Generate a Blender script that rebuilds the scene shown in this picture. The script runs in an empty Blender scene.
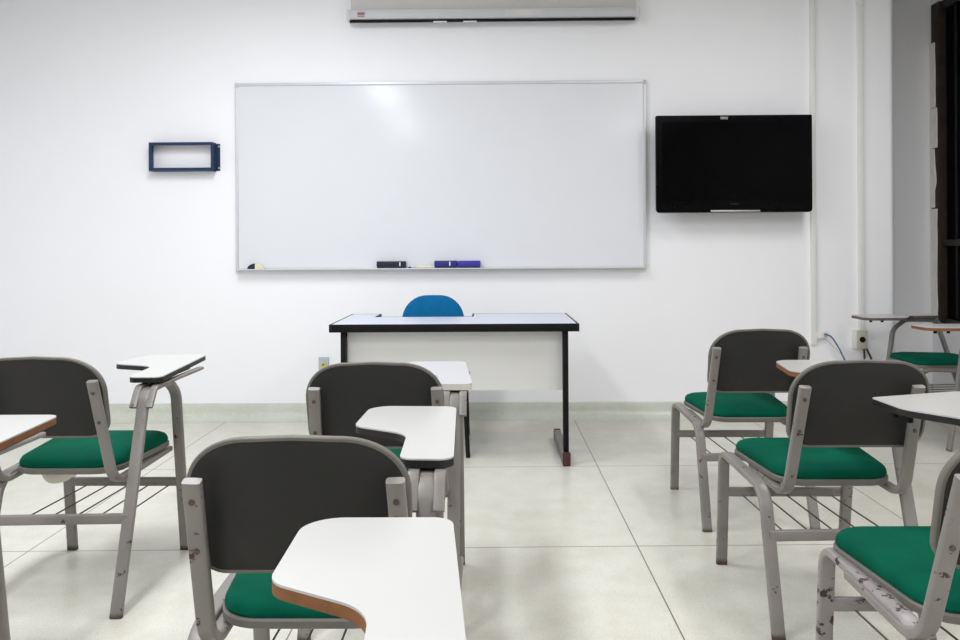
import bpy, bmesh, math, random
from mathutils import Vector, Matrix
random.seed(4)
SC = bpy.context.scene
COL = SC.collection
PI = math.pi

# ------------------------------------------------------------------ camera
F = 822.0
CAM = Vector((0.0, 0.0, 1.13))
YAW, ROLL, HY = 0.011, -0.006, 249.4
cam_rot = Matrix.Rotation(YAW, 3, 'Z') @ Matrix.Rotation(PI / 2, 3, 'X') @ Matrix.Rotation(ROLL, 3, 'Z')
cd = bpy.data.cameras.new('camera')
cam = bpy.data.objects.new('camera', cd)
COL.objects.link(cam)
cam.matrix_world = Matrix.Translation(CAM) @ cam_rot.to_4x4()
cd.sensor_width = 36.0
cd.lens = F / 960 * 36.0
cd.shift_y = -(320 - HY) / 960
cd.clip_start = 0.05
SC.camera = cam


def at(x, y, Y):
    """world point seen at photo position (x, y) on the plane at distance Y"""
    d = cam_rot @ Vector(((x - 480) / F, (HY - y) / F, -1.0))
    return CAM + d * ((Y - CAM.y) / d.y)


# ------------------------------------------------------------------ materials
def lin(c):
    return tuple(((v / 255) / 12.92 if v / 255 <= 0.04045 else ((v / 255 + 0.055) / 1.055) ** 2.4) for v in c) + (1.0,)


def base_mat(name, rough=0.5, spec=0.5, metal=0.0, coat=0.0):
    m = bpy.data.materials.new(name)
    m.use_nodes = True
    b = m.node_tree.nodes['Principled BSDF']
    b.inputs['Roughness'].default_value = rough
    b.inputs['Specular IOR Level'].default_value = spec
    b.inputs['Metallic'].default_value = metal
    b.inputs['Coat Weight'].default_value = coat
    return m, m.node_tree.nodes, m.node_tree.links, b


def noise(n, l, scale, detail=3, coords='Object', rough=0.5, vec_scale=None, rnd=False):
    tc = n.new('ShaderNodeTexCoord')
    nz = n.new('ShaderNodeTexNoise')
    nz.inputs['Scale'].default_value = scale
    nz.inputs['Detail'].default_value = detail
    nz.inputs['Roughness'].default_value = rough
    src = tc.outputs[coords]
    if vec_scale:
        mp = n.new('ShaderNodeMapping')
        mp.inputs['Scale'].default_value = vec_scale
        l.new(src, mp.inputs['Vector'])
        src = mp.outputs['Vector']
    if rnd:
        nz.noise_dimensions = '4D'
        oi = n.new('ShaderNodeObjectInfo')
        mu = n.new('ShaderNodeMath'); mu.operation = 'MULTIPLY'
        mu.inputs[1].default_value = 40
        l.new(oi.outputs['Random'], mu.inputs[0])
        l.new(mu.outputs[0], nz.inputs['W'])
    l.new(src, nz.inputs['Vector'])
    return nz


def ramp(n, l, fac, stops):
    r = n.new('ShaderNodeValToRGB')
    e = r.color_ramp.elements
    while len(e) < len(stops):
        e.new(0.5)
    for el, (p, c) in zip(e, stops):
        el.position = p
        el.color = c
    l.new(fac, r.inputs['Fac'])
    return r


def mix(n, l, fac, a, b):
    m = n.new('ShaderNodeMix')
    m.data_type = 'RGBA'
    for sock, v in ((m.inputs['Factor'], fac), (m.inputs['A'], a), (m.inputs['B'], b)):
        pass
    fs, as_, bs = m.inputs[0], m.inputs[6], m.inputs[7]
    for s, v in ((fs, fac), (as_, a), (bs, b)):
        if hasattr(v, 'links') or isinstance(v, bpy.types.NodeSocket):
            l.new(v, s)
        else:
            s.default_value = v
    return m.outputs[2]


def bump(n, l, b, h, strength, dist=0.01):
    bp = n.new('ShaderNodeBump')
    bp.inputs['Strength'].default_value = strength
    bp.inputs['Distance'].default_value = dist
    l.new(h, bp.inputs['Height'])
    l.new(bp.outputs['Normal'], b.inputs['Normal'])


def simple(name, rgb, rough=0.5, spec=0.5, metal=0.0, var=0.06, scale=12, bmp=0.0, bscale=200, coat=0.0):
    m, n, l, b = base_mat(name, rough, spec, metal, coat)
    c = lin(rgb)
    nz = noise(n, l, scale, 4, rnd=True)
    lo = tuple(v * (1 - var) for v in c[:3]) + (1,)
    hi = tuple(min(1, v * (1 + var)) for v in c[:3]) + (1,)
    r = ramp(n, l, nz.outputs['Fac'], [(0.3, lo), (0.7, hi)])
    l.new(r.outputs['Color'], b.inputs['Base Color'])
    if bmp:
        nb = noise(n, l, bscale, 2)
        bump(n, l, b, nb.outputs['Fac'], bmp, 0.002)
    return m


def worn_paint(name, rgb, amount, chip=(70, 52, 44), edge=0.5):
    """grey enamel with rusty chips; amount = threshold of the chip noise (lower = more chips)"""
    m, n, l, b = base_mat(name, 0.42, 0.5)
    c = lin(rgb)
    nz = noise(n, l, 9, 3, rnd=True)
    paint = ramp(n, l, nz.outputs['Fac'], [(0.3, tuple(v * .86 for v in c[:3]) + (1,)), (0.75, tuple(v * 1.08 for v in c[:3]) + (1,))])
    ch = noise(n, l, 34, 6, rough=0.66, rnd=True)
    cr = ramp(n, l, ch.outputs['Fac'], [(amount, (0, 0, 0, 1)), (amount + 0.015, (1, 1, 1, 1))])
    # rusty leg ends: the lowest centimetres of a leg
    tc = n.new('ShaderNodeTexCoord')
    sp = n.new('ShaderNodeSeparateXYZ')
    l.new(tc.outputs['Object'], sp.inputs[0])
    ad = n.new('ShaderNodeMath'); ad.operation = 'MULTIPLY_ADD'
    l.new(nz.outputs['Fac'], ad.inputs[0]); ad.inputs[1].default_value = 0.06
    l.new(sp.outputs['Z'], ad.inputs[2])
    rr = ramp(n, l, ad.outputs[0], [(0.036, (1, 1, 1, 1)), (0.05, (0, 0, 0, 1))])
    mx = n.new('ShaderNodeMath'); mx.operation = 'MAXIMUM'
    l.new(cr.outputs['Color'], mx.inputs[0]); l.new(rr.outputs['Color'], mx.inputs[1])
    col = mix(n, l, mx.outputs[0], paint.outputs['Color'], lin(chip))
    l.new(col, b.inputs['Base Color'])
    rg = n.new('ShaderNodeMapRange')
    l.new(mx.outputs[0], rg.inputs['Value'])
    rg.inputs['To Min'].default_value = 0.38; rg.inputs['To Max'].default_value = 0.8
    l.new(rg.outputs['Result'], b.inputs['Roughness'])
    bump(n, l, b, cr.outputs['Color'], -0.25, 0.001)
    return m


M = {}
M['wall'] = simple('white wall paint', (243, 243, 246), 0.6, 0.3, var=0.012, scale=1.2, bmp=0.05, bscale=60)
M['ceiling'] = simple('white ceiling paint', (228, 228, 226), 0.8, 0.2, var=0.01)
M['frame'] = worn_paint('worn grey enamel', (128, 123, 119), 0.628)
M['frame_worn'] = worn_paint('badly chipped grey enamel', (146, 140, 140), 0.575)
M['rim'] = simple('grey plastic rim', (106, 102, 96), 0.5, 0.4, var=0.08)
M['shell'] = simple('charcoal plastic back', (41, 40, 39), 0.62, 0.3, var=0.12, scale=8, bmp=0.15, bscale=300)
M['wire'] = simple('dark basket wire', (92, 82, 74), 0.5, 0.5, var=0.15)
M['screw'] = simple('dark screw head', (84, 66, 60), 0.5, 0.5)
M['laminate'] = simple('white laminate', (189, 188, 185), 0.32, 0.45, var=0.015, scale=6)
M['laminate_grey'] = simple('pale laminate', (190, 190, 193), 0.32, 0.45, var=0.015, scale=6)
M['edge_dark'] = simple('black tablet edging', (26, 23, 23), 0.5, 0.4)
M['edge_wood'] = simple('bare brown board edge', (128, 84, 52), 0.7, 0.3, var=0.25, scale=30)
M['edge_cream'] = simple('cream tablet edging', (205, 200, 184), 0.5, 0.4)
M['edge_grey'] = simple('grey tablet edging', (88, 80, 76), 0.5, 0.4)
M['black'] = simple('black enamel', (9, 9, 11), 0.5, 0.2)
M['oxblood'] = simple('dark red end cap', (72, 36, 38), 0.5, 0.4)
M['corner'] = simple('blackish red corner', (38, 15, 18), 0.5, 0.2)
M['foot'] = simple('scuffed grey foot', (118, 112, 108), 0.5, 0.4, var=.15)
M['desk_top'] = simple('pale blue-grey laminate', (206, 211, 226), 0.3, 0.5, var=0.02)
M['panel'] = simple('light grey board', (206, 205, 203), 0.55, 0.3, var=0.02, scale=3)
M['blue_fabric'] = simple('bright blue fabric', (0, 96, 146), 0.85, 0.2, var=0.08, scale=30, bmp=0.3, bscale=500)
M['board'] = simple('glossy whiteboard', (222, 223, 227), 0.15, 0.22, var=0.012, scale=2.5)
M['alu'] = simple('brushed aluminium', (206, 207, 212), 0.35, 0.5, metal=0.15, var=0.04)
M['alu_dark'] = simple('grey corner plastic', (192, 193, 198), 0.5, 0.4)
M['gloss_black'] = simple('glossy black plastic', (4, 4, 5), 0.2, 0.05, var=0.05)
M['screen'] = simple('black display glass', (3, 3, 4), 0.12, 0.04, var=0.05)
M['silver'] = simple('silver trim', (180, 175, 176), 0.3, 0.5, metal=0.5)
M['white_plastic'] = simple('white plastic trunking', (226, 226, 224), 0.45, 0.4, var=0.02)
M['beige_plastic'] = simple('beige plastic', (190, 184, 168), 0.5, 0.4)
M['grey_plastic'] = simple('bluish grey plastic', (178, 180, 190), 0.5, 0.4)
M['yellow'] = simple('yellow socket face', (196, 190, 60), 0.5, 0.4)
M['navy'] = simple('navy blue enamel', (17, 46, 84), 0.45, 0.4)
M['ink'] = simple('dark navy plastic', (22, 30, 52), 0.5, 0.4)
M['blue_eraser'] = simple('blue plastic', (52, 52, 158), 0.5, 0.4)
M['blue_eraser_dark'] = simple('deep blue plastic', (38, 40, 122), 0.5, 0.4)
M['felt'] = simple('grey felt', (62, 62, 72), 0.9, 0.1)
M['cream'] = simple('cream sponge', (222, 216, 190), 0.85, 0.1)
M['case'] = simple('pale grey screen case', (196, 197, 200), 0.45, 0.4, var=0.02)
M['case_back'] = simple('grey mounting board', (200, 198, 196), 0.6, 0.3, var=0.03)
M['endcap'] = simple('off-white end cap', (206, 204, 194), 0.5, 0.4)
M['case_sticker'] = simple('pale sticker', (206, 206, 206), 0.5, 0.4)
M['red'] = simple('red print', (176, 62, 84), 0.6, 0.3)
M['brown_frame'] = simple('dark brown window frame', (50, 41, 36), 0.6, 0.3, var=0.3, scale=14)
M['night'] = simple('dark window glass at night', (9, 8, 14), 0.35, 0.08)
M['plaster'] = simple('flaking white plaster', (244, 241, 236), 0.85, 0.2, var=0.06, scale=25, bmp=0.4, bscale=60)
M['rag'] = simple('thin off-white lining cloth', (222, 216, 204), 0.9, 0.1, var=0.06)
M['blue_cable'] = simple('blue cable', (74, 98, 140), 0.5, 0.4)
M['black_cable'] = simple('black cable', (40, 40, 44), 0.5, 0.4)
M['white_cable'] = simple('white cable', (200, 200, 204), 0.5, 0.4)
M['lamp_body'] = simple('white lamp body', (230, 230, 228), 0.5, 0.3)


def green_mat():
    m, n, l, b = base_mat('green seat fabric', 0.9, 0.08)
    big = noise(n, l, 7, 4, rnd=True)
    r = ramp(n, l, big.outputs['Fac'], [(0.3, lin((0, 72, 53))), (0.72, lin((3, 90, 69)))])
    l.new(r.outputs['Color'], b.inputs['Base Color'])
    b.inputs['Sheen Weight'].default_value = 0.0
    nb = noise(n, l, 420, 2)
    bump(n, l, b, nb.outputs['Fac'], 0.35, 0.002)
    return m


M['green'] = green_mat()

TILE, TX, TY = 1.152, 0.557, 4.269


def terrazzo(name, tint, joints):
    m, n, l, b = base_mat(name, 0.30, 0.5)
    big = noise(n, l, 1.1, 5, rough=0.6)
    mid = noise(n, l, 7, 5, rough=0.65)
    fine = noise(n, l, 160, 2)
    c = lin(tint)
    r1 = ramp(n, l, big.outputs['Fac'], [(0.3, tuple(v * .94 for v in c[:3]) + (1,)), (0.7, tuple(min(1, v * 1.03) for v in c[:3]) + (1,))])
    r2 = ramp(n, l, mid.outputs['Fac'], [(0.35, lin((242, 242, 236))), (0.65, (1, 1, 1, 1))])
    r3 = ramp(n, l, fine.outputs['Fac'], [(0.30, lin((232, 231, 226))), (0.46, (1, 1, 1, 1))])

    def mul(a, bb):
        mm = n.new('ShaderNodeMix'); mm.data_type = 'RGBA'; mm.blend_type = 'MULTIPLY'
        mm.inputs[0].default_value = 1.0
        l.new(a, mm.inputs[6]); l.new(bb, mm.inputs[7])
        return mm.outputs[2]
    col = mul(mul(r1.outputs['Color'], r2.outputs['Color']), r3.outputs['Color'])
    # sparse dark specks
    sp = noise(n, l, 28, 1)
    rs = ramp(n, l, sp.outputs['Fac'], [(0.83, (0, 0, 0, 1)), (0.85, (1, 1, 1, 1))])
    col = mix(n, l, rs.outputs['Color'], col, lin((150, 145, 132)))
    if joints:
        tc = n.new('ShaderNodeTexCoord')
        s = n.new('ShaderNodeSeparateXYZ')
        l.new(tc.outputs['Object'], s.inputs[0])
        fac = None
        for ax, off in (('X', TX), ('Y', TY)):
            a = n.new('ShaderNodeMath'); a.operation = 'SUBTRACT'
            sk = n.new('ShaderNodeMath'); sk.operation = 'MULTIPLY_ADD'   # slabs were laid a touch out of square with the wall
            l.new(s.outputs['Y' if ax == 'X' else 'X'], sk.inputs[0])
            sk.inputs[1].default_value = 0.0 if ax == 'X' else -0.018
            l.new(s.outputs[ax], sk.inputs[2])
            l.new(sk.outputs[0], a.inputs[0]); a.inputs[1].default_value = off - TILE * 20
            # distance to the nearest joint
            e = n.new('ShaderNodeMath'); e.operation = 'PINGPONG'
            l.new(a.outputs[0], e.inputs[0]); e.inputs[1].default_value = TILE / 2
            c2 = n.new('ShaderNodeMath'); c2.operation = 'LESS_THAN'
            l.new(e.outputs[0], c2.inputs[0]); c2.inputs[1].default_value = 0.0024 if ax == 'X' else 0.0028
            if fac is None:
                fac = c2.outputs[0]
            else:
                mx = n.new('ShaderNodeMath'); mx.operation = 'MAXIMUM'
                l.new(fac, mx.inputs[0]); l.new(c2.outputs[0], mx.inputs[1])
                fac = mx.outputs[0]
        col = mix(n, l, fac, col, lin((112, 108, 100)))
    l.new(col, b.inputs['Base Color'])
    return m


M['floor'] = terrazzo('cast terrazzo floor', (214, 212, 202), True)
M['skirt'] = terrazzo('greenish terrazzo skirting', (206, 209, 199), False)


# ------------------------------------------------------------------ mesh helpers
class MB:
    def __init__(self):
        self.v, self.f = [], []

    def add(self, vs, fs):
        b = len(self.v)
        self.v += [tuple(p) for p in vs]
        self.f += [tuple(i + b for i in q) for q in fs]
        return self

    def box(self, lo, hi, rot=None, bev=0.0):
        lo, hi = Vector(lo), Vector(hi)
        c, h = (lo + hi) / 2, (hi - lo) / 2
        bm = bmesh.new()
        bmesh.ops.create_cube(bm, size=2)
        for v in bm.verts:
            v.co = Vector((v.co.x * h.x, v.co.y * h.y, v.co.z * h.z))
        if bev:
            bmesh.ops.bevel(bm, geom=bm.edges[:], offset=min(bev, min(h) * .9), segments=2, profile=0.6, affect='EDGES')
        bm.verts.index_update()
        vs = [c + (rot @ v.co if rot else v.co) for v in bm.verts]
        fs = [[v.index for v in f.verts] for f in bm.faces]
        bm.free()
        return self.add(vs, fs)

    def cyl(self, a, b, r, seg=12, r2=None):
        a, b = Vector(a), Vector(b)
        t = (b - a).normalized()
        u = t.orthogonal().normalized()
        w = t.cross(u)
        r2 = r if r2 is None else r2
        vs = [a + (u * math.cos(k * 2 * PI / seg) + w * math.sin(k * 2 * PI / seg)) * r for k in range(seg)]
        vs += [b + (u * math.cos(k * 2 * PI / seg) + w * math.sin(k * 2 * PI / seg)) * r2 for k in range(seg)]
        fs = [(k, (k + 1) % seg, seg + (k + 1) % seg, seg + k) for k in range(seg)]
        fs += [tuple(reversed(range(seg))), tuple(range(seg, 2 * seg))]
        return self.add(vs, fs)

    def sweep(self, path, w, t, lateral=(1, 0, 0), n=4.5, seg=20):
        """oblong tube, w across `lateral`, t thick, along a 3-D path"""
        P = [Vector(p) for p in path]
        L0 = Vector(lateral)
        rings = []
        for i, p in enumerate(P):
            T = (P[min(i + 1, len(P) - 1)] - P[max(i - 1, 0)]).normalized()
            L = (L0 - T * L0.dot(T)).normalized()
            N = T.cross(L)
            ring = []
            for k in range(seg):
                a = 2 * PI * k / seg
                ca, sa = math.cos(a), math.sin(a)
                x = math.copysign(abs(ca) ** (2 / n), ca) * w / 2
                y = math.copysign(abs(sa) ** (2 / n), sa) * t / 2
                ring.append(p + L * x + N * y)
            rings.append(ring)
        vs = [q for r in rings for q in r]
        fs = []
        for i in range(len(rings) - 1):
            for k in range(seg):
                k2 = (k + 1) % seg
                fs.append((i * seg + k, i * seg + k2, (i + 1) * seg + k2, (i + 1) * seg + k))
        fs.append(tuple(reversed(range(seg))))
        fs.append(tuple(range((len(rings) - 1) * seg, len(rings) * seg)))
        return self.add(vs, fs)

    def loft(self, outline, levels, fn):
        """outline [(u,v)], levels [(scale or inset fn, h)], fn(u,v,h)->xyz; closed by a centre point at both ends when scale is 0"""
        n = len(outline)
        cu = sum(p[0] for p in outline) / n
        cv = sum(p[1] for p in outline) / n
        vs, fs, prev = [], [], None
        for s, h in levels:
            if s == 0:
                cur = [len(vs)]
                vs.append(fn(cu, cv, h))
            else:
                cur = list(range(len(vs), len(vs) + n))
                vs += [fn(cu + (u - cu) * s, cv + (v - cv) * s, h) for u, v in outline]
            if prev is not None:
                for k in range(n):
                    k2 = (k + 1) % n
                    if len(prev) == 1:
                        fs.append((prev[0], cur[k2], cur[k]))
                    elif len(cur) == 1:
                        fs.append((prev[k], prev[k2], cur[0]))
                    else:
                        fs.append((prev[k], prev[k2], cur[k2], cur[k]))
            prev = cur
        return self.add(vs, fs)

    def slab(self, outline, z0, z1):
        n = len(outline)
        vs = [(u, v, z0) for u, v in outline] + [(u, v, z1) for u, v in outline]
        fs = [(k, (k + 1) % n, n + (k + 1) % n, n + k) for k in range(n)]
        fs += [tuple(reversed(range(n))), tuple(range(n, 2 * n))]
        return self.add(vs, fs)

    def band(self, outline, half_in, half_d, fn, h0=0.0, seg=10):
        """rounded rim following a closed outline; fn(u,v,h)"""
        n = len(outline)
        vs, fs = [], []
        for i in range(n):
            a, b = Vector(outline[i - 1]), Vector(outline[(i + 1) % n])
            t = (b - a).normalized()
            nn = Vector((t.y, -t.x))
            for k in range(seg):
                an = 2 * PI * k / seg
                ca, sa = math.cos(an), math.sin(an)
                x = math.copysign(abs(ca) ** .6, ca) * half_in
                y = math.copysign(abs(sa) ** .6, sa) * half_d
                vs.append(fn(outline[i][0] + nn.x * x, outline[i][1] + nn.y * x, h0 + y))
        for i in range(n):
            j = (i + 1) % n
            for k in range(seg):
                k2 = (k + 1) % seg
                fs.append((i * seg + k, i * seg + k2, j * seg + k2, j * seg + k))
        return self.add(vs, fs)

    def mesh(self, name, mat, angle=35):
        me = bpy.data.meshes.new(name)
        me.from_pydata(self.v, [], self.f)
        bm = bmesh.new()
        bm.from_mesh(me)
        bmesh.ops.recalc_face_normals(bm, faces=bm.faces[:])
        bm.to_mesh(me)
        bm.free()
        me.shade_smooth()
        me.set_sharp_from_angle(angle=math.radians(angle))
        me.materials.append(M[mat])
        me.update()
        return me


def obj(name, mb, mat, parent=None, label=None):
    me = mb if isinstance(mb, bpy.types.Mesh) else mb.mesh(name, mat)
    o = bpy.data.objects.new(name, me)
    COL.objects.link(o)
    if parent:
        o.parent = parent
    if label:
        o['label'] = label
    return o


def thing(name, label, cat, loc=(0, 0, 0), rot=0.0, group=None):
    o = bpy.data.objects.new(name, None)
    o.empty_display_size = 0.1
    COL.objects.link(o)
    o.location = loc
    o.rotation_euler = (0, 0, rot)
    return tag(o, label, cat, group)


def tag(o, label, cat, group=None):
    o['label'], o['category'] = label, cat
    if group:
        o['group'] = group
    return o


def struct(name, mb, mat):
    o = obj(name, mb, mat)
    o['kind'] = 'structure'
    return o


def fillet(pts, r, seg=8, closed=False):
    """round the corners of a polyline; pts may carry their own radius as the last entry when r is None"""
    out = []
    n = len(pts)
    rad = [p[-1] if r is None else r for p in pts]
    P = [Vector(p[:-1] if r is None else p) for p in pts]
    for i in range(n):
        if not closed and i in (0, n - 1):
            out.append(P[i].copy())
            continue
        a, b, c = P[i - 1], P[i], P[(i + 1) % n]
        u, w = (a - b).normalized(), (c - b).normalized()
        ang = math.acos(max(-1, min(1, u.dot(w))))
        if rad[i] <= 0 or ang > PI - 0.02:
            out.append(b.copy())
            continue
        tl = rad[i] / math.tan(ang / 2)
        tl = min(tl, (a - b).length * 0.5 if (closed or i > 1) else (a - b).length * .98, (c - b).length * 0.5 if (closed or i < n - 2) else (c - b).length * .98)
        rr = tl * math.tan(ang / 2)
        ctr = b + (u + w).normalized() * (rr / math.sin(ang / 2))
        p0, p1 = b + u * tl - ctr, b + w * tl - ctr
        th = PI - ang
        for k in range(seg + 1):
            f = k / seg
            out.append(ctr + (p0 * math.sin((1 - f) * th) + p1 * math.sin(f * th)) / math.sin(th))
    return out


def outline2(pts, seg=8):
    return [(p.x, p.y) for p in fillet(pts, None, seg, True)]


# ------------------------------------------------------------------ the room
WALL_Y, REC_Y, COR_X, RIGHT_X, LEFT_X, BACK_Y, CEIL = 5.50, 6.18, 2.712, 3.31, -3.42, -3.6, 3.02
struct('floor', MB().box((LEFT_X - .1, BACK_Y - .1, -0.1), (RIGHT_X + .3, REC_Y + .1, 0)), 'floor')
struct('ceiling', MB().box((LEFT_X - .1, BACK_Y - .1, CEIL), (RIGHT_X + .3, REC_Y + .1, CEIL + .1)), 'ceiling')
wfo = [(p.x, p.y) for p in fillet([(LEFT_X - .1, WALL_Y, 0), (COR_X, WALL_Y, .045), (COR_X, REC_Y + .1, 0), (LEFT_X - .1, REC_Y + .1, 0)], None, 8, True)]
struct('wall_front', MB().slab(wfo, 0, CEIL), 'wall')
struct('wall_recess', MB().box((COR_X, REC_Y, 0), (RIGHT_X + .2, REC_Y + .1, CEIL)), 'wall')
struct('wall_left', MB().box((LEFT_X - .1, BACK_Y, 0), (LEFT_X, WALL_Y, CEIL)), 'wall')
struct('wall_back', MB().box((LEFT_X - .1, BACK_Y - .1, 0), (RIGHT_X + .2, BACK_Y, CEIL)), 'wall')
SILL, HEAD, WIN_Y0 = 0.565, 2.93, 2.6
wr = MB()
wr.box((RIGHT_X, BACK_Y, 0), (RIGHT_X + .2, REC_Y, SILL))
wr.box((RIGHT_X, BACK_Y, HEAD), (RIGHT_X + .2, REC_Y, CEIL))
wr.box((RIGHT_X, BACK_Y, SILL), (RIGHT_X + .2, WIN_Y0, HEAD))
struct('wall_right', wr, 'wall')


def cove(x0, x1, y):
    prof = [(y - .085, 0.0)]
    for k in range(9):
        a = k / 8 * PI / 2
        prof.append((y - .085 + .072 * math.sin(a), .001 + .06 * (1 - math.cos(a))))
    prof += [(y - .012, .10), (y - .008, .108), (y, .108), (y, 0)]
    n = len(prof)
    vs = [(x0, p[0], p[1]) for p in prof] + [(x1, p[0], p[1]) for p in prof]
    fs = [(k, (k + 1) % n, n + (k + 1) % n, n + k) for k in range(n)] + [tuple(range(n)), tuple(range(n, 2 * n))]
    return MB().add(vs, fs)


struct('baseboard_front', cove(LEFT_X, COR_X, WALL_Y), 'skirt')
struct('baseboard_recess', cove(COR_X, RIGHT_X, REC_Y), 'skirt')

# window in the right wall: dark frame, night behind it
win = thing('window_1', 'dark brown framed window, black with night, in the right wall', 'window', (RIGHT_X, (WIN_Y0 + 6.17) / 2, SILL))
win['kind'] = 'structure'
wx0, wx1 = RIGHT_X + .015, RIGHT_X + .085
wf = MB()
my = (WIN_Y0 + 6.17) / 2


def wbox(mb, y0, y1, z0, z1, x0=0.015, x1=0.085):
    mb.box((x0, y0 - my, z0 - SILL), (x1, y1 - my, z1 - SILL), bev=.004)


wbox(wf, 6.065, 6.165, SILL, HEAD, -.005)
wbox(wf, WIN_Y0, WIN_Y0 + .08, SILL, HEAD)
wbox(wf, WIN_Y0, 6.165, SILL, SILL + .035)
wbox(wf, WIN_Y0, 6.165, HEAD - .06, HEAD)
obj('window_frame', wf, 'brown_frame', win)
tb = MB(); wbox(tb, WIN_Y0 + .08, 6.07, 1.135, 1.18)
obj('transom_bar', tb, 'brown_frame', win)
for yy in (5.86, 4.75, 3.70):
    mb = MB(); wbox(mb, yy, yy + .045, SILL + .05, HEAD - .06, .02, .07)
    obj('mullion', mb, 'gloss_black' if yy > 5.7 else 'brown_frame', win)
gp = MB(); wbox(gp, WIN_Y0 + .02, 6.08, SILL + .02, HEAD - .02, .05, .056)
obj('window_pane', gp, 'night', win)
# flaking plaster left along the edge of the window frame
def plaster(k, z0, z1, w, j):
    mb = MB()
    n = 7
    L, R = [], []
    for i in range(n + 1):
        z = z0 + (z1 - z0) * i / n
        L.append(6.172)
        R.append(6.172 - w + random.uniform(-j, j))
    vs = []
    for x in (RIGHT_X - .012, RIGHT_X + .02):
        vs += [(x, L[i], z0 + (z1 - z0) * i / n) for i in range(n + 1)]
        vs += [(x, R[i], z0 + (z1 - z0) * i / n) for i in range(n + 1)]
    m = n + 1
    fs = []
    for i in range(n):
        fs += [(i, i + 1, m + i + 1, m + i), (2 * m + i, 3 * m + i, 3 * m + i + 1, 2 * m + i + 1)]
        fs += [(m + i, m + i + 1, 3 * m + i + 1, 3 * m + i), (i, 2 * m + i, 2 * m + i + 1, i + 1)]
    fs += [(0, m, 3 * m, 2 * m), (n, 2 * m + n, 3 * m + n, m + n)]
    mb.add(vs, fs)
    struct('trim_%d' % k, mb, 'plaster')


plaster(1, 2.16, 2.64, .062, .004)
plaster(2, 1.86, 2.155, .085, .003)
plaster(3, 1.42, 1.855, .06, .018)
plaster(4, SILL + .0, 1.41, .075, .008)

# ------------------------------------------------------------------ ceiling lamps (twin-tube battens) that light the room
LP = [(x, y) for y in (3.45, 1.3, -1.0) for x in (-1.2, 2.0)]
POWER = 50.0
for x, y in LP:
    ld = bpy.data.lights.new('ceiling_lamp_light', 'AREA')
    ld.shape = 'RECTANGLE'
    ld.size, ld.size_y = 0.34, 1.2
    ld.energy = POWER * (.52 if x > 0 else 1.0)
    ld.color = (1.0, 0.985, 0.99) if x > 0 else (0.925, 0.95, 1.0)
    lo = bpy.data.objects.new('ceiling_lamp_light', ld)
    COL.objects.link(lo)
    lo.location = (x, y, CEIL - .05)

# ------------------------------------------------------------------ tablet-arm chairs
XL, XR = -.225, .205
TW, TT = .038, .021
seat_out = outline2([(-.213, .258, .07), (-.172, -.165, .085), (.172, -.165, .085), (.213, .258, .07)], 8)


def slope(u, v, h):
    return (u, v, h + .012 * v)


def back_outline():
    """wide low arch on top with big elliptical shoulders, small lower corners; counter-clockwise"""
    pts = []
    for k in range(8):           # lower right corner
        a = -PI / 2 + k / 7 * PI / 2
        pts.append((.142 + .054 * math.cos(a), -.075 + .054 * math.sin(a)))
    for k in range(15):          # right shoulder
        a = k / 14 * PI / 2
        pts.append((.072 + .126 * math.cos(a) ** .92, .020 + .110 * math.sin(a) ** .92))
    pts.append((0, .1335))
    pts += [(-u, v) for u, v in reversed(pts[:-1])]
    return pts


BACK_OUT = back_outline()


def back_map(u, v, h):
    # u across, v up the back, h forward; wraps gently around the sitter
    return (u, -.290 - .25 * (v - .06) + .55 * u * u + h, .673 + v * .985)


def tablet_outline(kind):
    if kind == 'pointed':
        return outline2([(.36, .62, .03), (.05, .52, .012), (.055, .36, .10), (.165, .20, .15), (.168, -.10, .03), (.283, -.10, .03)], 8)
    if kind == 'short':
        return outline2([(.223, .50, .035), (-.012, .50, .062), (-.006, .245, .05), (.138, .162, .07), (.150, -.035, .03), (.262, -.035, .03)], 9)
    if kind == 'broad':
        return outline2([(.223, .50, .035), (-.02, .50, .06), (-.045, .235, .05), (.138, .162, .085), (.158, -.10, .03), (.272, -.10, .03)], 9)
    if kind == 'wide':
        return outline2([(.223, .50, .035), (-.012, .50, .062), (-.006, .245, .05), (.138, .162, .085), (.155, -.065, .03), (.268, -.065, .03)], 9)
    return outline2([(.223, .50, .035), (.035, .50, .07), (-.005, .20, .055), (.155, .165, .085), (.165, -.10, .03), (.272, -.10, .03)], 9)


CACHE = {}


def cached(key, fn, mat):
    if key not in CACHE:
        CACHE[key] = fn().mesh(key[0], mat)
    return CACHE[key]


def front_left_leg():
    return MB().sweep(fillet([(XL, .292, 0), (XL, .252, .412), (XL, -.02, .406)], .055), TW, TT)


def rear_left_leg():
    return MB().sweep(fillet([(XL, -.02, .4065), (XL, -.175, .402), (XL, -.29, 0)], .085, 10), TW, TT)


def rear_right_leg():
    return MB().sweep(fillet([(XR, -.29, 0), (XR, -.068, .660), (XR, .05, .664)], .05), TW, TT)


def front_right_leg():
    return MB().sweep(fillet([(XR, .292, 0), (XR, .205, .61), (XR, .13, .664), (XR, .045, .664)], .08), TW, TT)


def post(s):
    pts = [(s * .175, -.318, .735), (s * .187, -.205, .392), (s * .189, .236 if s > 0 else .10, .396 if s > 0 else .402)]
    return MB().sweep(fillet(pts, .085, 12), .033, .02)


def seat_pan():
    return MB().loft(seat_out, [(0, .409), (.97, .409), (1.0, .413), (1.0, .426), (.985, .430), (0, .430)], slope)


def cushion():
    return MB().loft(seat_out, [(0, .4295), (.97, .4295), (.985, .437), (.975, .447), (.95, .455), (.90, .461), (.78, .467), (.55, .471), (.25, .473), (0, .473)], slope)


def backrest():
    return MB().loft(BACK_OUT, [(0, 0), (.3, 0), (.6, 0), (.8, 0), (.985, 0), (.99, .012), (.8, .012), (.6, .012), (.3, .012), (0, .012)], back_map)


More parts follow.
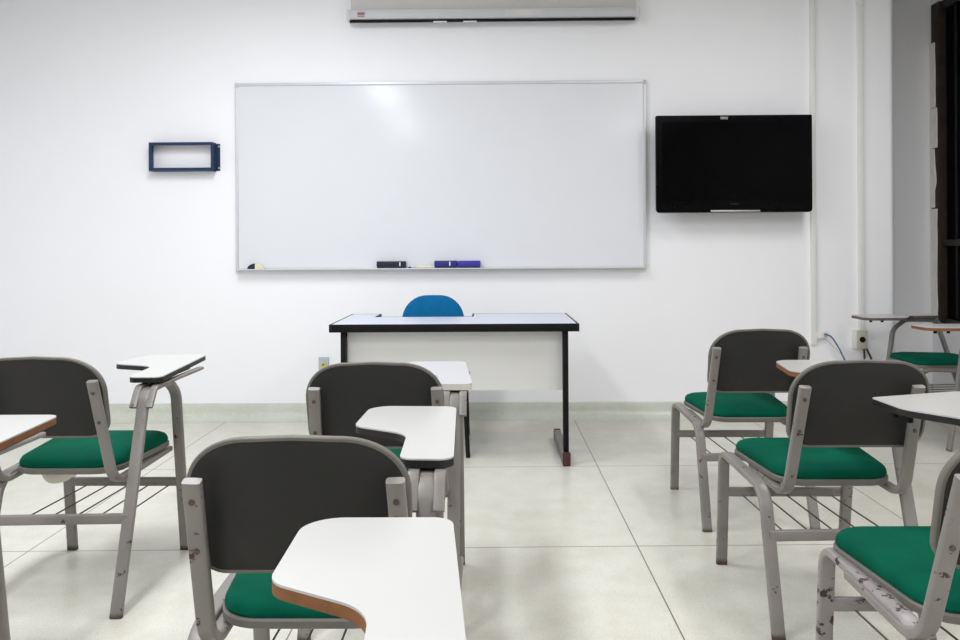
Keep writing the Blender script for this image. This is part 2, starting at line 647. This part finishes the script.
def back_rim():
    return MB().band(BACK_OUT, .0052, .009, back_map, .008)


def back_pad():
    return MB().loft(BACK_OUT, [(0, .012), (.96, .012), (.965, .022), (.93, .032), (.8, .037), (.5, .04), (.25, .04), (0, .04)], back_map)


def crossbar_front():
    return MB().sweep([(XL, .266, .266), (XR, .262, .266)], .020, .032, (0, 1, 0))


def crossbar_rear():
    return MB().sweep([(XL, -.214, .277), (XR, -.197, .277)], .020, .032, (0, 1, 0))


def wire(x):
    return MB().cyl((x, .268, .252), (x, -.206, .264), .0026, 8)


def bracket(x):
    # flat bar under the tablet, bent down beside the rear post
    return MB().sweep(fillet([(x, .39, .673), (x, -.055, .673), (x, -.100, .612)], .035), .024, .012)


ZT = .700
CH = dict(group='tablet arm chairs')


def chair(label, X, Y, rot=0.0, edge='edge_dark', top='laminate', frame='frame', kind='plain', tz=0.0, toff=(0, 0), trot=0.0, edge_label=None, bdx=0.0, pdx=0.0, sdx=0.0, pgap=0.0):
    t = thing('tablet_chair', label, 'chair', (X, Y, 0), rot, 'grey framed chairs with writing tablets')
    fr = frame
    for nm, fn in (('leg', front_left_leg), ('leg', rear_left_leg), ('leg', front_right_leg), ('leg', rear_right_leg)):
        obj(nm, cached((nm, fn.__name__, fr), fn, fr), fr, t)
    for s in (-1, 1):
        p = obj('back_post', cached(('back_post', s), lambda: post(s), 'frame'), 'frame', t)
        p.location.x = bdx + pdx - s * pgap
        for q in (.10, .38):
            a = Vector((s * .175, -.318, .735)).lerp(Vector((s * .187, -.205, .392)), q)
            nrm = Vector((0, -.949, -.315))
            obj('screw', cached(('screw', s, q), lambda: MB().cyl(a + nrm * .0095, a + nrm * .0125, .0055, 12), 'screw'), 'screw', p)
    obj('crossbar', cached(('crossbar', 'f', fr), crossbar_front, fr), fr, t)
    obj('crossbar', cached(('crossbar', 'r', fr), crossbar_rear, fr), fr, t)
    for k in range(5):
        x = -.155 + .0775 * k
        obj('basket_wire', cached(('basket_wire', k), lambda: wire(x), 'wire'), 'wire', t)
    st = obj('seat_pan', cached(('seat_pan',), seat_pan, 'rim'), 'rim', t)
    sc = obj('seat_cushion', cached(('seat_cushion',), cushion, 'green'), 'green', t, 'green fabric seat cushion')
    b = obj('backrest', cached(('backrest',), backrest, 'shell'), 'shell', t, 'charcoal backrest shell')
    b.location.x = bdx
    st.location.x = sc.location.x = bdx + sdx
    obj('rim', cached(('rim',), back_rim, 'rim'), 'rim', b)
    obj('back_cushion', cached(('back_cushion',), back_pad, 'green'), 'green', b)
    for dx in (-.027, .027):
        obj('tablet_bracket', cached(('tablet_bracket', dx, fr), lambda: bracket(XR + dx), fr), fr, t)
    ol = tablet_outline(kind)
    tp = obj('writing_tablet', cached(('writing_tablet', kind, top), lambda: MB().slab(ol, ZT - .0035, ZT), top), top, t, 'white writing tablet')
    obj('edge_band', cached(('edge_band', kind, edge), lambda: MB().slab([(u, v) for u, v in ol], ZT - .0195, ZT - .0034), edge), edge, tp, edge_label)
    for by in (.435, .365):
        obj('bolt', cached(('bolt', by), lambda: MB().cyl((.075, by, ZT - .036), (.075, by, ZT - .018), .009, 12), 'black'), 'black', tp)
    if tz or trot or toff != (0, 0):
        piv = Vector((XR, .1, 0))
        Rm = Matrix.Rotation(trot, 4, 'Z')
        tp.matrix_local = Matrix.Translation(piv + Vector((toff[0], toff[1], tz))) @ Rm @ Matrix.Translation(-piv)
    return t


LB = ' tablet'
l1 = chair('left rear chair with green seat, charcoal back and a pale cloth hanging beneath its seat', -1.362, 2.812, edge_label='black tablet edge', bdx=-.041, pdx=.015, sdx=.016, toff=(-.02, .05), tz=.006, kind='broad')
rg = MB()
n = 14
vs, fs = [], []
rows = 7
for j in range(rows):
    f = j / (rows - 1)
    for i in range(n + 1):
        u = i / n * 2 - 1
        dep = (1 - abs(u) ** 2.2) * .062
        vs.append((-.075 + u * .078, -.10 + .03 * math.sin(u * 5) * f * .4 - .012 * math.sin(f * PI), .424 - dep * f))
for j in range(rows - 1):
    for i in range(n):
        a = j * (n + 1) + i
        fs.append((a, a + 1, a + n + 2, a + n + 1))
m2 = len(vs)
vs += [(x, y + .03 + .02 * (.424 - z) / .06, z) for x, y, z in vs]
fs += [tuple(reversed([q + m2 for q in f])) for f in fs]
rg.add(vs, fs)
obj('torn_lining', rg, 'rag', l1, 'pale torn lining hanging below the seat')

chair('chair mostly past the left photo edge, showing only its brown-edged white tablet and a leg', -1.358, 1.66, kind='wide', edge='edge_wood', edge_label='bare brown board edge')
chair('centre chair farthest back, right in front of the desk, with a cream-edged tablet', -.317, 2.66, kind='short', edge='edge_cream', top='laminate_grey', bdx=-.02, pdx=.01, edge_label='cream tablet edge')
chair('large nearest charcoal-backed chair in the centre, its black-edged tablet over the chair ahead', -.335, 1.725, kind='wide', bdx=-.009, pdx=.006, sdx=-.011, toff=(0, .03), trot=-.05, edge_label='black tablet edge')
chair('chair showing only its big white brown-edged tablet at the bottom centre of the photo', -.284, .82, kind='wide', edge='edge_wood', edge_label='brown board edge')
chair('chair right of the desk, farthest of the three in the right column', 1.088, 3.575, bdx=-.003, pdx=-.017, pgap=.005, sdx=.008, edge='edge_wood', edge_label='brown board edge')
chair('middle chair of the right column, green seat, charcoal back, brown-edged tablet beyond its back', 1.05, 2.658, bdx=.024, pdx=-.020, pgap=.015, sdx=-.022, edge='edge_wood', edge_label='brown board edge')
chair('nearest chair of the right column, badly chipped frame, cut by the right photo edge', 1.035, 1.735, frame='frame_worn', kind='pointed', bdx=-.03, pdx=-.016, sdx=.004, tz=.02, toff=(-.044, 0), edge_label='black tablet edge')
chair('sideways chair by the far right wall facing left, grey-edged tablet, farthest from the camera', 2.77, 5.05, PI / 2, kind='short', toff=(0, -.03), edge='edge_grey', top='laminate_grey', edge_label='grey tablet edge')
chair('sideways chair at the right photo edge facing left, with a brown-edged tablet under the window', 2.83, 4.37, PI / 2, edge='edge_wood', top='laminate_grey', edge_label='brown board edge')

# ------------------------------------------------------------------ teacher's desk
dk = thing('desk', 'long pale-topped teacher desk with black edge and grey panel under the whiteboard', 'desk', (-.185, 4.625, 0))
DW, DY0, DY1, DZ = 1.30, -.355, .355, .742
NX0, NX1, NY = -.468, .082, .135     # knee cut-out in the teacher's side of the top
e = .012
top_in = [(-DW / 2 + e, DY0 + e), (DW / 2 - e, DY0 + e), (DW / 2 - e, DY1 - e), (NX1 + e, DY1 - e), (NX1 + e, NY - e), (NX0 - e, NY - e), (NX0 - e, DY1 - e), (-DW / 2 + e, DY1 - e)]
obj('desktop', MB().slab(top_in, DZ - .03, DZ), 'desk_top', dk, 'pale blue-grey laminate top with a knee cut-out')
eb = MB()
for x0, y0, x1, y1 in ((-DW / 2, DY0, DW / 2, DY0 + e), (DW / 2 - e, DY0, DW / 2, DY1), (-DW / 2, DY0, -DW / 2 + e, DY1), (-DW / 2, DY1 - e, NX0, DY1), (NX1, DY1 - e, DW / 2, DY1),
                       (NX0 - e, NY - e, NX0, DY1), (NX1, NY - e, NX1 + e, DY1), (NX0 - e, NY - e, NX1 + e, NY)):
    eb.box((x0, y0, DZ - .041), (x1, y1, DZ + .0005), bev=.003)
obj('edge_band', eb, 'black', dk, 'black edge band')
for s in (-1, 1):
    obj('corner_cap', MB().box((s * DW / 2 - (.012 if s > 0 else .0015), DY0 - .0015, DZ - .041), (s * DW / 2 + (.0015 if s > 0 else .012), DY0 + .03, DZ + .001), bev=.003), 'corner', dk, 'blackish red corner')
    cx = s * .582
    obj('column', MB().box((cx - .014, DY0 + .025, .068), (cx + .014, DY0 + .075, DZ - .04), bev=.004), 'black', dk)
    ft = obj('foot', MB().box((cx - .02, DY0 + .02, 0), (cx + .02, DY1 - .10, .062), bev=.006), 'foot', dk, 'scuffed grey foot')
    obj('end_cap', MB().box((cx - .021, DY0 - .002, 0), (cx + .021, DY0 + .028, .072), bev=.008), 'oxblood', ft, 'dark red front cap')
    obj('end_cap', MB().box((cx - .021, DY1 - .12, 0), (cx + .021, DY1 - .095, .066), bev=.008), 'oxblood', ft)
    obj('rail', MB().box((cx - .014, DY0 + .03, DZ - .07), (cx + .014, DY1 - .05, DZ - .03), bev=.003), 'black', dk)
obj('modesty_panel', MB().box((-.58, DY0 + .075, .385), (.58, DY0 + .09, DZ - .03)), 'panel', dk, 'light grey front panel')

# ------------------------------------------------------------------ teacher's chair (faces the class)
tc = thing('office_chair', 'chair with rounded bright blue back tucked behind the teacher desk', 'chair', (-.345, 4.76, 0), PI)
bo = outline2([(.19, -.15, .10), (.19, .15, .15), (-.19, .15, .15), (-.19, -.15, .10)], 9)


def tmap(u, v, h):
    return (u, -.29 - .12 * v + .4 * u * u + h, .70 + v)


obj('backrest', MB().loft(bo, [(0, -.012), (.5, -.012), (.97, -.012), (1, -.002), (1, .012), (.97, .026), (.85, .034), (.5, .038), (0, .04)], tmap), 'blue_fabric', tc, 'bright blue padded backrest')
so = outline2([(-.21, .21, .08), (-.19, -.2, .08), (.19, -.2, .08), (.21, .21, .08)], 8)
obj('seat', MB().loft(so, [(0, .42), (.97, .42), (1, .43), (1, .455), (.96, .47), (.6, .475), (0, .475)], lambda u, v, h: (u, v, h)), 'blue_fabric', tc)
for s in (-1, 1):
    obj('leg', MB().cyl((s * .225, .30, 0), (s * .20, .20, .425), .0125, 12), 'black', tc)
    obj('leg', MB().cyl((s * .21, -.24, 0), (s * .20, -.17, .425), .0125, 12), 'black', tc)
    obj('seat_frame', MB().cyl((s * .20, .205, .415), (s * .20, -.175, .415), .0125, 12), 'black', tc)
    obj('back_post', MB().sweep(fillet([(s * .12, -.05, .415), (s * .12, -.262, .415), (s * .12, -.292, .72)], .06), .03, .012), 'black', tc)

# ------------------------------------------------------------------ whiteboard and what lies on its ledge
a, b2 = at(234.5, 82, 5.475), at(647, 269.5, 5.475)
wx0, wx1, wz1, wz0 = a.x, b2.x, at(440, 81.5, 5.475).z, at(440, 270, 5.475).z
wb = thing('whiteboard', 'wide glossy whiteboard in a thin aluminium frame on the front wall', 'whiteboard', ((wx0 + wx1) / 2, WALL_Y, wz0))
hw, hh = (wx1 - wx0) / 2, wz1 - wz0
obj('board', MB().box((-hw + .008, -.02, .008), (hw - .008, -.002, hh - .008)), 'board', wb, 'glossy white writing surface')
for nm, lo, hi in (('frame_rail', (-hw, -.027, hh - .02), (hw, 0, hh)), ('frame_rail', (-hw, -.027, 0), (-hw + .02, 0, hh)), ('frame_rail', (hw - .02, -.027, 0), (hw, 0, hh)), ('frame_rail', (-hw, -.027, 0), (hw, 0, .022))):
    obj(nm, MB().box(lo, hi, bev=.004), 'alu', wb)
obj('ledge', MB().box((-hw + .02, -.075, .006), (hw - .02, -.02, .014), bev=.002), 'alu', wb)
for sx in (-1, 1):
    for z in (0, hh - .03):
        obj('corner_cap', MB().box((sx * hw - (.022 if sx > 0 else 0), -.029, z - .001), (sx * hw + (.022 if sx < 0 else 0), 0, z + .031), bev=.005), 'alu_dark', wb, 'grey plastic corner')
LZ, LY = wz0 + .0145, WALL_Y - .048


def lx(x):
    return at(x, 268, LY).x


def eraser(label, x0, x1, h, mat, felt=True, mark=None, group=None):
    X0, X1 = lx(x0), lx(x1)
    e = thing('whiteboard_eraser', label, 'eraser', ((X0 + X1) / 2, LY, LZ), 0, group)
    w = (X1 - X0) / 2
    obj('felt_pad', MB().box((-w + .002, -.022, 0), (w - .002, .02, .012), bev=.002), 'felt', e)
    obj('handle_block', MB().box((-w, -.024, .010), (w, .022, h), bev=.004), mat, e)
    if mark:
        m = lx(mark) - (X0 + X1) / 2
        obj('clip_mark', MB().box((m - .004, -.0252, .014), (m + .004, -.02, h - .006), bev=.001), 'white_plastic', e, 'small white mark')
    return e


eraser('black whiteboard eraser with a pale mark on the ledge, left of the two blue ones', 377, 406, .046, 'ink', mark=400.3)
eraser('left of two blue erasers on the whiteboard ledge, darker with a white mark', 434.5, 457.2, .048, 'blue_eraser_dark', mark=450, group='blue whiteboard erasers')
eraser('right of two blue erasers on the whiteboard ledge, brighter plain blue', 457.8, 480.3, .047, 'blue_eraser', group='blue whiteboard erasers')
tag(obj('chalk_stick', MB().cyl((lx(418), LY, LZ + .007), (lx(432), LY - .004, LZ + .007), .007, 12), 'cream'), 'cream stick lying on the whiteboard ledge between the erasers', 'chalk')
mk = thing('marker_pen', 'thin grey marker on the whiteboard ledge beside the cream stick', 'marker', (lx(413), LY - .004, LZ))
obj('barrel', MB().cyl((-.012, 0, .005), (.024, 0, .005), .0045, 10), 'alu_dark', mk)
obj('cap', MB().cyl((-.03, 0, .005), (-.012, 0, .005), .005, 10), 'felt', mk)
sx0, sx1 = lx(248.3), lx(265)
sg = thing('sponge', 'small black and cream sponge at the left end of the whiteboard ledge', 'sponge', ((sx0 + sx1) / 2, LY, LZ))
w = (sx1 - sx0) / 2


def dome(x0, x1, w, peak):
    mb = MB()
    n = 12
    rings = []
    for i in range(n + 1):
        x = x0 + (x1 - x0) * i / n
        h = max(.004, peak * math.sqrt(max(0, 1 - ((x + .004) / (w * 1.02)) ** 2)))
        rings.append([(x, -.02, 0), (x, -.02, h * .7), (x, -.012, h), (x, .012, h), (x, .02, h * .7), (x, .02, 0)])
    vs = [p for r in rings for p in r]
    fs = [(i * 6 + k, i * 6 + (k + 1) % 6, (i + 1) * 6 + (k + 1) % 6, (i + 1) * 6 + k) for i in range(n) for k in range(6)]
    fs += [tuple(range(6)), tuple(range(n * 6, n * 6 + 6))]
    return mb.add(vs, fs)


obj('grip', dome(-w, -.006, w, .036), 'ink', sg, 'black half')
obj('foam', dome(-.006, w, w, .036), 'cream', sg, 'cream half')

# ------------------------------------------------------------------ wall television
TVY = 5.33
a, b2 = at(656, 115, TVY), at(812.8, 212.3, TVY)
tx0, tx1, tz1, tz0 = a.x, b2.x, at(734, 115, TVY).z, at(734, 212.4, TVY).z
tv = thing('television', 'black flat screen television mounted on the front wall right of the whiteboard', 'television', ((tx0 + tx1) / 2, TVY, tz0))
hw, hh = (tx1 - tx0) / 2, tz1 - tz0
ro = outline2([(-hw, 0, .025), (hw, 0, .025), (hw, hh, .008), (-hw, hh, .008)], 5)
obj('casing', MB().loft(ro, [(0, .085), (.8, .085), (.9, .075), (.985, .04), (1, .03), (1, .004), (.995, 0), (0, 0)], lambda u, v, h: (u, h, v)), 'gloss_black', tv)
obj('screen', MB().box((-hw + .04, -.001, .075), (hw - .04, .004, hh - .045)), 'screen', tv, 'dark switched-off screen')
obj('trim_strip', MB().box((-.155, -.004, .004), (.165, .006, .015), bev=.003), 'silver', tv, 'silver strip along the bottom edge')
lg = MB()
px = at(724, 118, TVY).x - (tx0 + tx1) / 2
for k in range(3):   # three tiny unreadable letters
    x = px - .022 + k * .016
    lg.box((x, -.003, hh - .027), (x + .004, .001, hh - .011))
    lg.box((x + .009, -.003, hh - .027), (x + .013, .001, hh - .011))
    lg.box((x, -.003, hh - (.021 if k % 2 else .027)), (x + .013, .001, hh - (.017 if k % 2 else .023)))
obj('maker_mark', lg, 'silver', tv, 'tiny pale letters at the top centre')
lg = MB()
for k in range(6):
    lg.box((-.028 + k * .010, -.003, .052), (-.022 + k * .010, .001, .057))
obj('model_mark', lg, 'felt', tv)
obj('wall_mount', MB().box((-.2, .08, hh / 2 - .15), (.2, WALL_Y - TVY, hh / 2 + .15), bev=.005), 'black', tv)

# ------------------------------------------------------------------ roll-up projection screen
PY = 5.39
a, b2 = at(348.5, 14, PY), at(638.5, 14, PY)
pz1, pz0 = at(490, 8, PY).z, at(490, 17.8, PY).z
ps = thing('projection_screen', 'rolled-up projection screen in a long pale case above the whiteboard', 'projection screen', ((a.x + b2.x) / 2, PY, pz0))
hw, hh = (b2.x - a.x) / 2, pz1 - pz0
obj('case', MB().box((-hw, 0, 0), (hw, .085, hh), bev=.012), 'case', ps, 'long pale grey case')
obj('mounting_board', MB().box((-hw + .01, .035, hh - .01), (hw - .01, .11, hh + .115), bev=.003), 'case_back', ps, 'darker grey board above the case')
obj('bottom_bar', MB().sweep([(-hw + .004, .03, -.008), (hw - .02, .03, -.008)], .03, .017, (0, 1, 0), n=2.5), 'black', ps, 'black bottom bar of the rolled cloth')
for s in (-1, 1):
    obj('end_cap', MB().box((s * hw - .014, -.003, -.008), (s * hw + .012, .088, hh + .003), bev=.010), 'endcap', ps, 'off-white end cap')
pl = MB()
xs = at(357.5, 15, PY).x - (a.x + b2.x) / 2
for k in range(4):
    pl.box((xs + k * .0125, -.0025, .024), (xs + k * .0125 + .003, .001, .042))
    pl.box((xs + k * .0125 + .006, -.0025, .024), (xs + k * .0125 + .009, .001, .040))
    pl.box((xs + k * .0125, -.0025, .036), (xs + k * .0125 + .009, .001, .042))
pl.box((xs, -.0025, .014), (xs + .046, .001, .018))
obj('red_mark', pl, 'red', ps, 'tiny red lettering')
xs = at(505, 13, PY).x - (a.x + b2.x) / 2
obj('sticker', MB().box((xs, -.0022, .012), (xs + .24, .001, hh - .014)), 'case_sticker', ps, 'pale sticker on the case')
for px in (440, 470):
    xs = at(px, 20, PY).x - (a.x + b2.x) / 2
    obj('cloth_edge', MB().box((xs - .045, .012, -.021), (xs + .045, .03, -.0145), bev=.002), 'white_plastic', ps)

# ------------------------------------------------------------------ empty blue bracket on the left of the wall
BY = 5.43
p0, p1 = at(148.8, 142.5, BY), at(213, 170.5, BY)
br = thing('wall_bracket', 'empty navy blue open box bracket screwed to the wall left of the whiteboard', 'bracket', ((p0.x + p1.x) / 2, WALL_Y, p1.z))
hw, hh, dp = (p1.x - p0.x) / 2, p0.z - p1.z, WALL_Y - BY
obj('top_plate', MB().box((-hw, -dp, hh - .003), (hw, 0, hh)), 'navy', br)
obj('bottom_plate', MB().box((-hw, -dp, 0), (hw, 0, .003)), 'navy', br)
for s in (-1, 1):
    obj('side_plate', MB().box((min(s * hw, s * (hw - .003)), -dp, 0), (max(s * hw, s * (hw - .003)), 0, hh)), 'navy', br)
    fl = obj('flange', MB().box((min(s * hw, s * (hw + .026)), -.004, .004), (max(s * hw, s * (hw + .026)), 0, hh - .004)), 'navy', br)
    for z in (.022, hh - .022):
        obj('screw', MB().cyl((s * (hw + .02), -.009, z), (s * (hw + .02), -.003, z), .007, 12), 'silver', fl, 'bright screw head')
lip = MB()
lip.box((-hw, -dp - .003, hh - .020), (hw, -dp + .001, hh))
lip.box((-hw, -dp - .003, 0), (hw, -dp + .001, .020))
lip.box((-hw, -dp - .003, .018), (-hw + .018, -dp + .001, hh - .018))
lip.box((hw - .014, -dp - .003, .018), (hw, -dp + .001, hh - .018))
obj('front_lip', lip, 'navy', br)

# ------------------------------------------------------------------ trunking, sockets and cables on the wall
def trunking(x0, x1, ztop, zbot, label, joint=None):
    X0, X1 = at(x0, 249, WALL_Y).x, at(x1, 249, WALL_Y).x
    t = thing('cable_trunking', label, 'cable trunking', ((X0 + X1) / 2, WALL_Y, zbot), 0, 'white cable trunking on the front wall')
    w = (X1 - X0) / 2
    obj('channel', MB().box((-w, -.014, 0), (w, 0, ztop - zbot), bev=.002), 'white_plastic', t)
    obj('lid', MB().box((-w + .003, -.020, 0), (w - .003, -.013, ztop - zbot), bev=.003), 'white_plastic', t)
    if joint:
        obj('coupler', MB().box((-w - .004, -.023, joint - zbot - .02), (w + .004, 0, joint - zbot + .02), bev=.003), 'white_plastic', t)
    return t


trunking(810.3, 816, CEIL, at(813, 344.5, WALL_Y).z, 'white vertical cable trunking running down the wall behind the television edge')
trunking(857.6, 863.6, CEIL, at(860, 333, WALL_Y).z, 'white vertical cable trunking nearest the dark window, ending at a beige socket', at(860, 2.5, WALL_Y).z)
c = at(820.5, 334.2, WALL_Y)
nb = thing('network_socket', 'small white socket box beside the foot of the trunking with a blue cable', 'socket', (c.x, WALL_Y, c.z - .025))
obj('housing', MB().box((-.030, -.032, 0), (.030, 0, .045), bev=.005), 'white_plastic', nb)
obj('jack', MB().box((.012, -.037, .012), (.032, -.02, .034), bev=.003), 'beige_plastic', nb)
c = at(859, 338.5, WALL_Y)
sb = thing('power_socket', 'beige wall socket with a round black hole at the end of the trunking', 'socket', (c.x, WALL_Y, c.z - .062))
obj('back_box', MB().box((-.05, -.035, -.002), (.03, 0, .118), bev=.005), 'white_plastic', sb, 'white box behind the plate')
obj('face_plate', MB().box((-.032, -.052, .0), (.034, -.034, .12), bev=.005), 'beige_plastic', sb)
obj('outlet_hole', MB().cyl((.0, -.055, .06), (.0, -.05, .06), .019, 20), 'black', sb, 'round black outlet')
c = at(324, 365, WALL_Y)
so_ = thing('power_socket', 'bluish grey wall outlet with a yellow insert left of the desk leg', 'socket', (c.x, WALL_Y, c.z - .058))
obj('face_plate', MB().box((-.033, -.022, 0), (.033, 0, .112), bev=.005), 'grey_plastic', so_)
obj('insert', MB().box((-.012, -.026, .035), (.012, -.02, .078), bev=.003), 'yellow', so_, 'yellow insert')
obj('hole', MB().cyl((0, -.028, .064), (0, -.025, .064), .006, 12), 'felt', so_)


def cable(name, pts, r, mat, label, group=None):
    P = fillet(pts, .06, 6)
    mb = MB().sweep(P, r * 2, r * 2, (0, 1, 0) if True else None, n=2, seg=8)
    return tag(obj(name, mb, mat), label, 'cable', group)


q = at(826, 334, 5.45)
cable('network_cable', [(q.x - .012, 5.452, q.z), (q.x + .03, 5.44, q.z - .01), (at(840, 350, 5.43).x, 5.43, at(840, 350, 5.43).z), (at(850, 372, 5.42).x, 5.42, at(850, 372, 5.42).z), (at(862, 408, 5.38).x, 5.38, .02)], .005, 'blue_cable', 'blue network cable dropping from the small white socket')
q = at(830, 338, 5.47)
cable('network_cable', [(q.x - .03, 5.478, q.z), (at(835, 348, 5.47).x, 5.47, at(835, 348, 5.47).z), (at(846, 359, 5.46).x, 5.46, at(846, 359, 5.46).z), (at(852, 400, 5.40).x, 5.40, .02)], .003, 'white_cable', 'thin white cable hanging behind the blue network cable')
for x0, x1, lab in ((864, 864.5, 'black power cord hanging straight down below the beige socket'), (866, 871, 'black power cord slanting right below the beige socket')):
    q, r_ = at(x0, 346, 5.46), at(x1, 358, 5.45)
    cable('power_cable', [(q.x, 5.46, q.z + .01), (q.x, 5.46, q.z - .01), (r_.x, 5.45, r_.z), (r_.x + (r_.x - q.x) * 1.5, 5.40, .02)], .007, 'black_cable', lab, 'black power cords under the beige socket')

# ------------------------------------------------------------------ world and view
w = bpy.data.worlds.new('night')
SC.world = w
w.use_nodes = True
w.node_tree.nodes['Background'].inputs[0].default_value = (0.01, 0.012, 0.02, 1)
w.node_tree.nodes['Background'].inputs[1].default_value = 1.0
vs_ = SC.view_settings
vs_.view_transform = 'Standard'
vs_.look = 'None'
vs_.gamma = 1.0
vs_.exposure = 0.0
vs_.use_curve_mapping = False
SC.cycles.max_bounces = 10
SC.cycles.diffuse_bounces = 6
SC.cycles.use_denoising = True
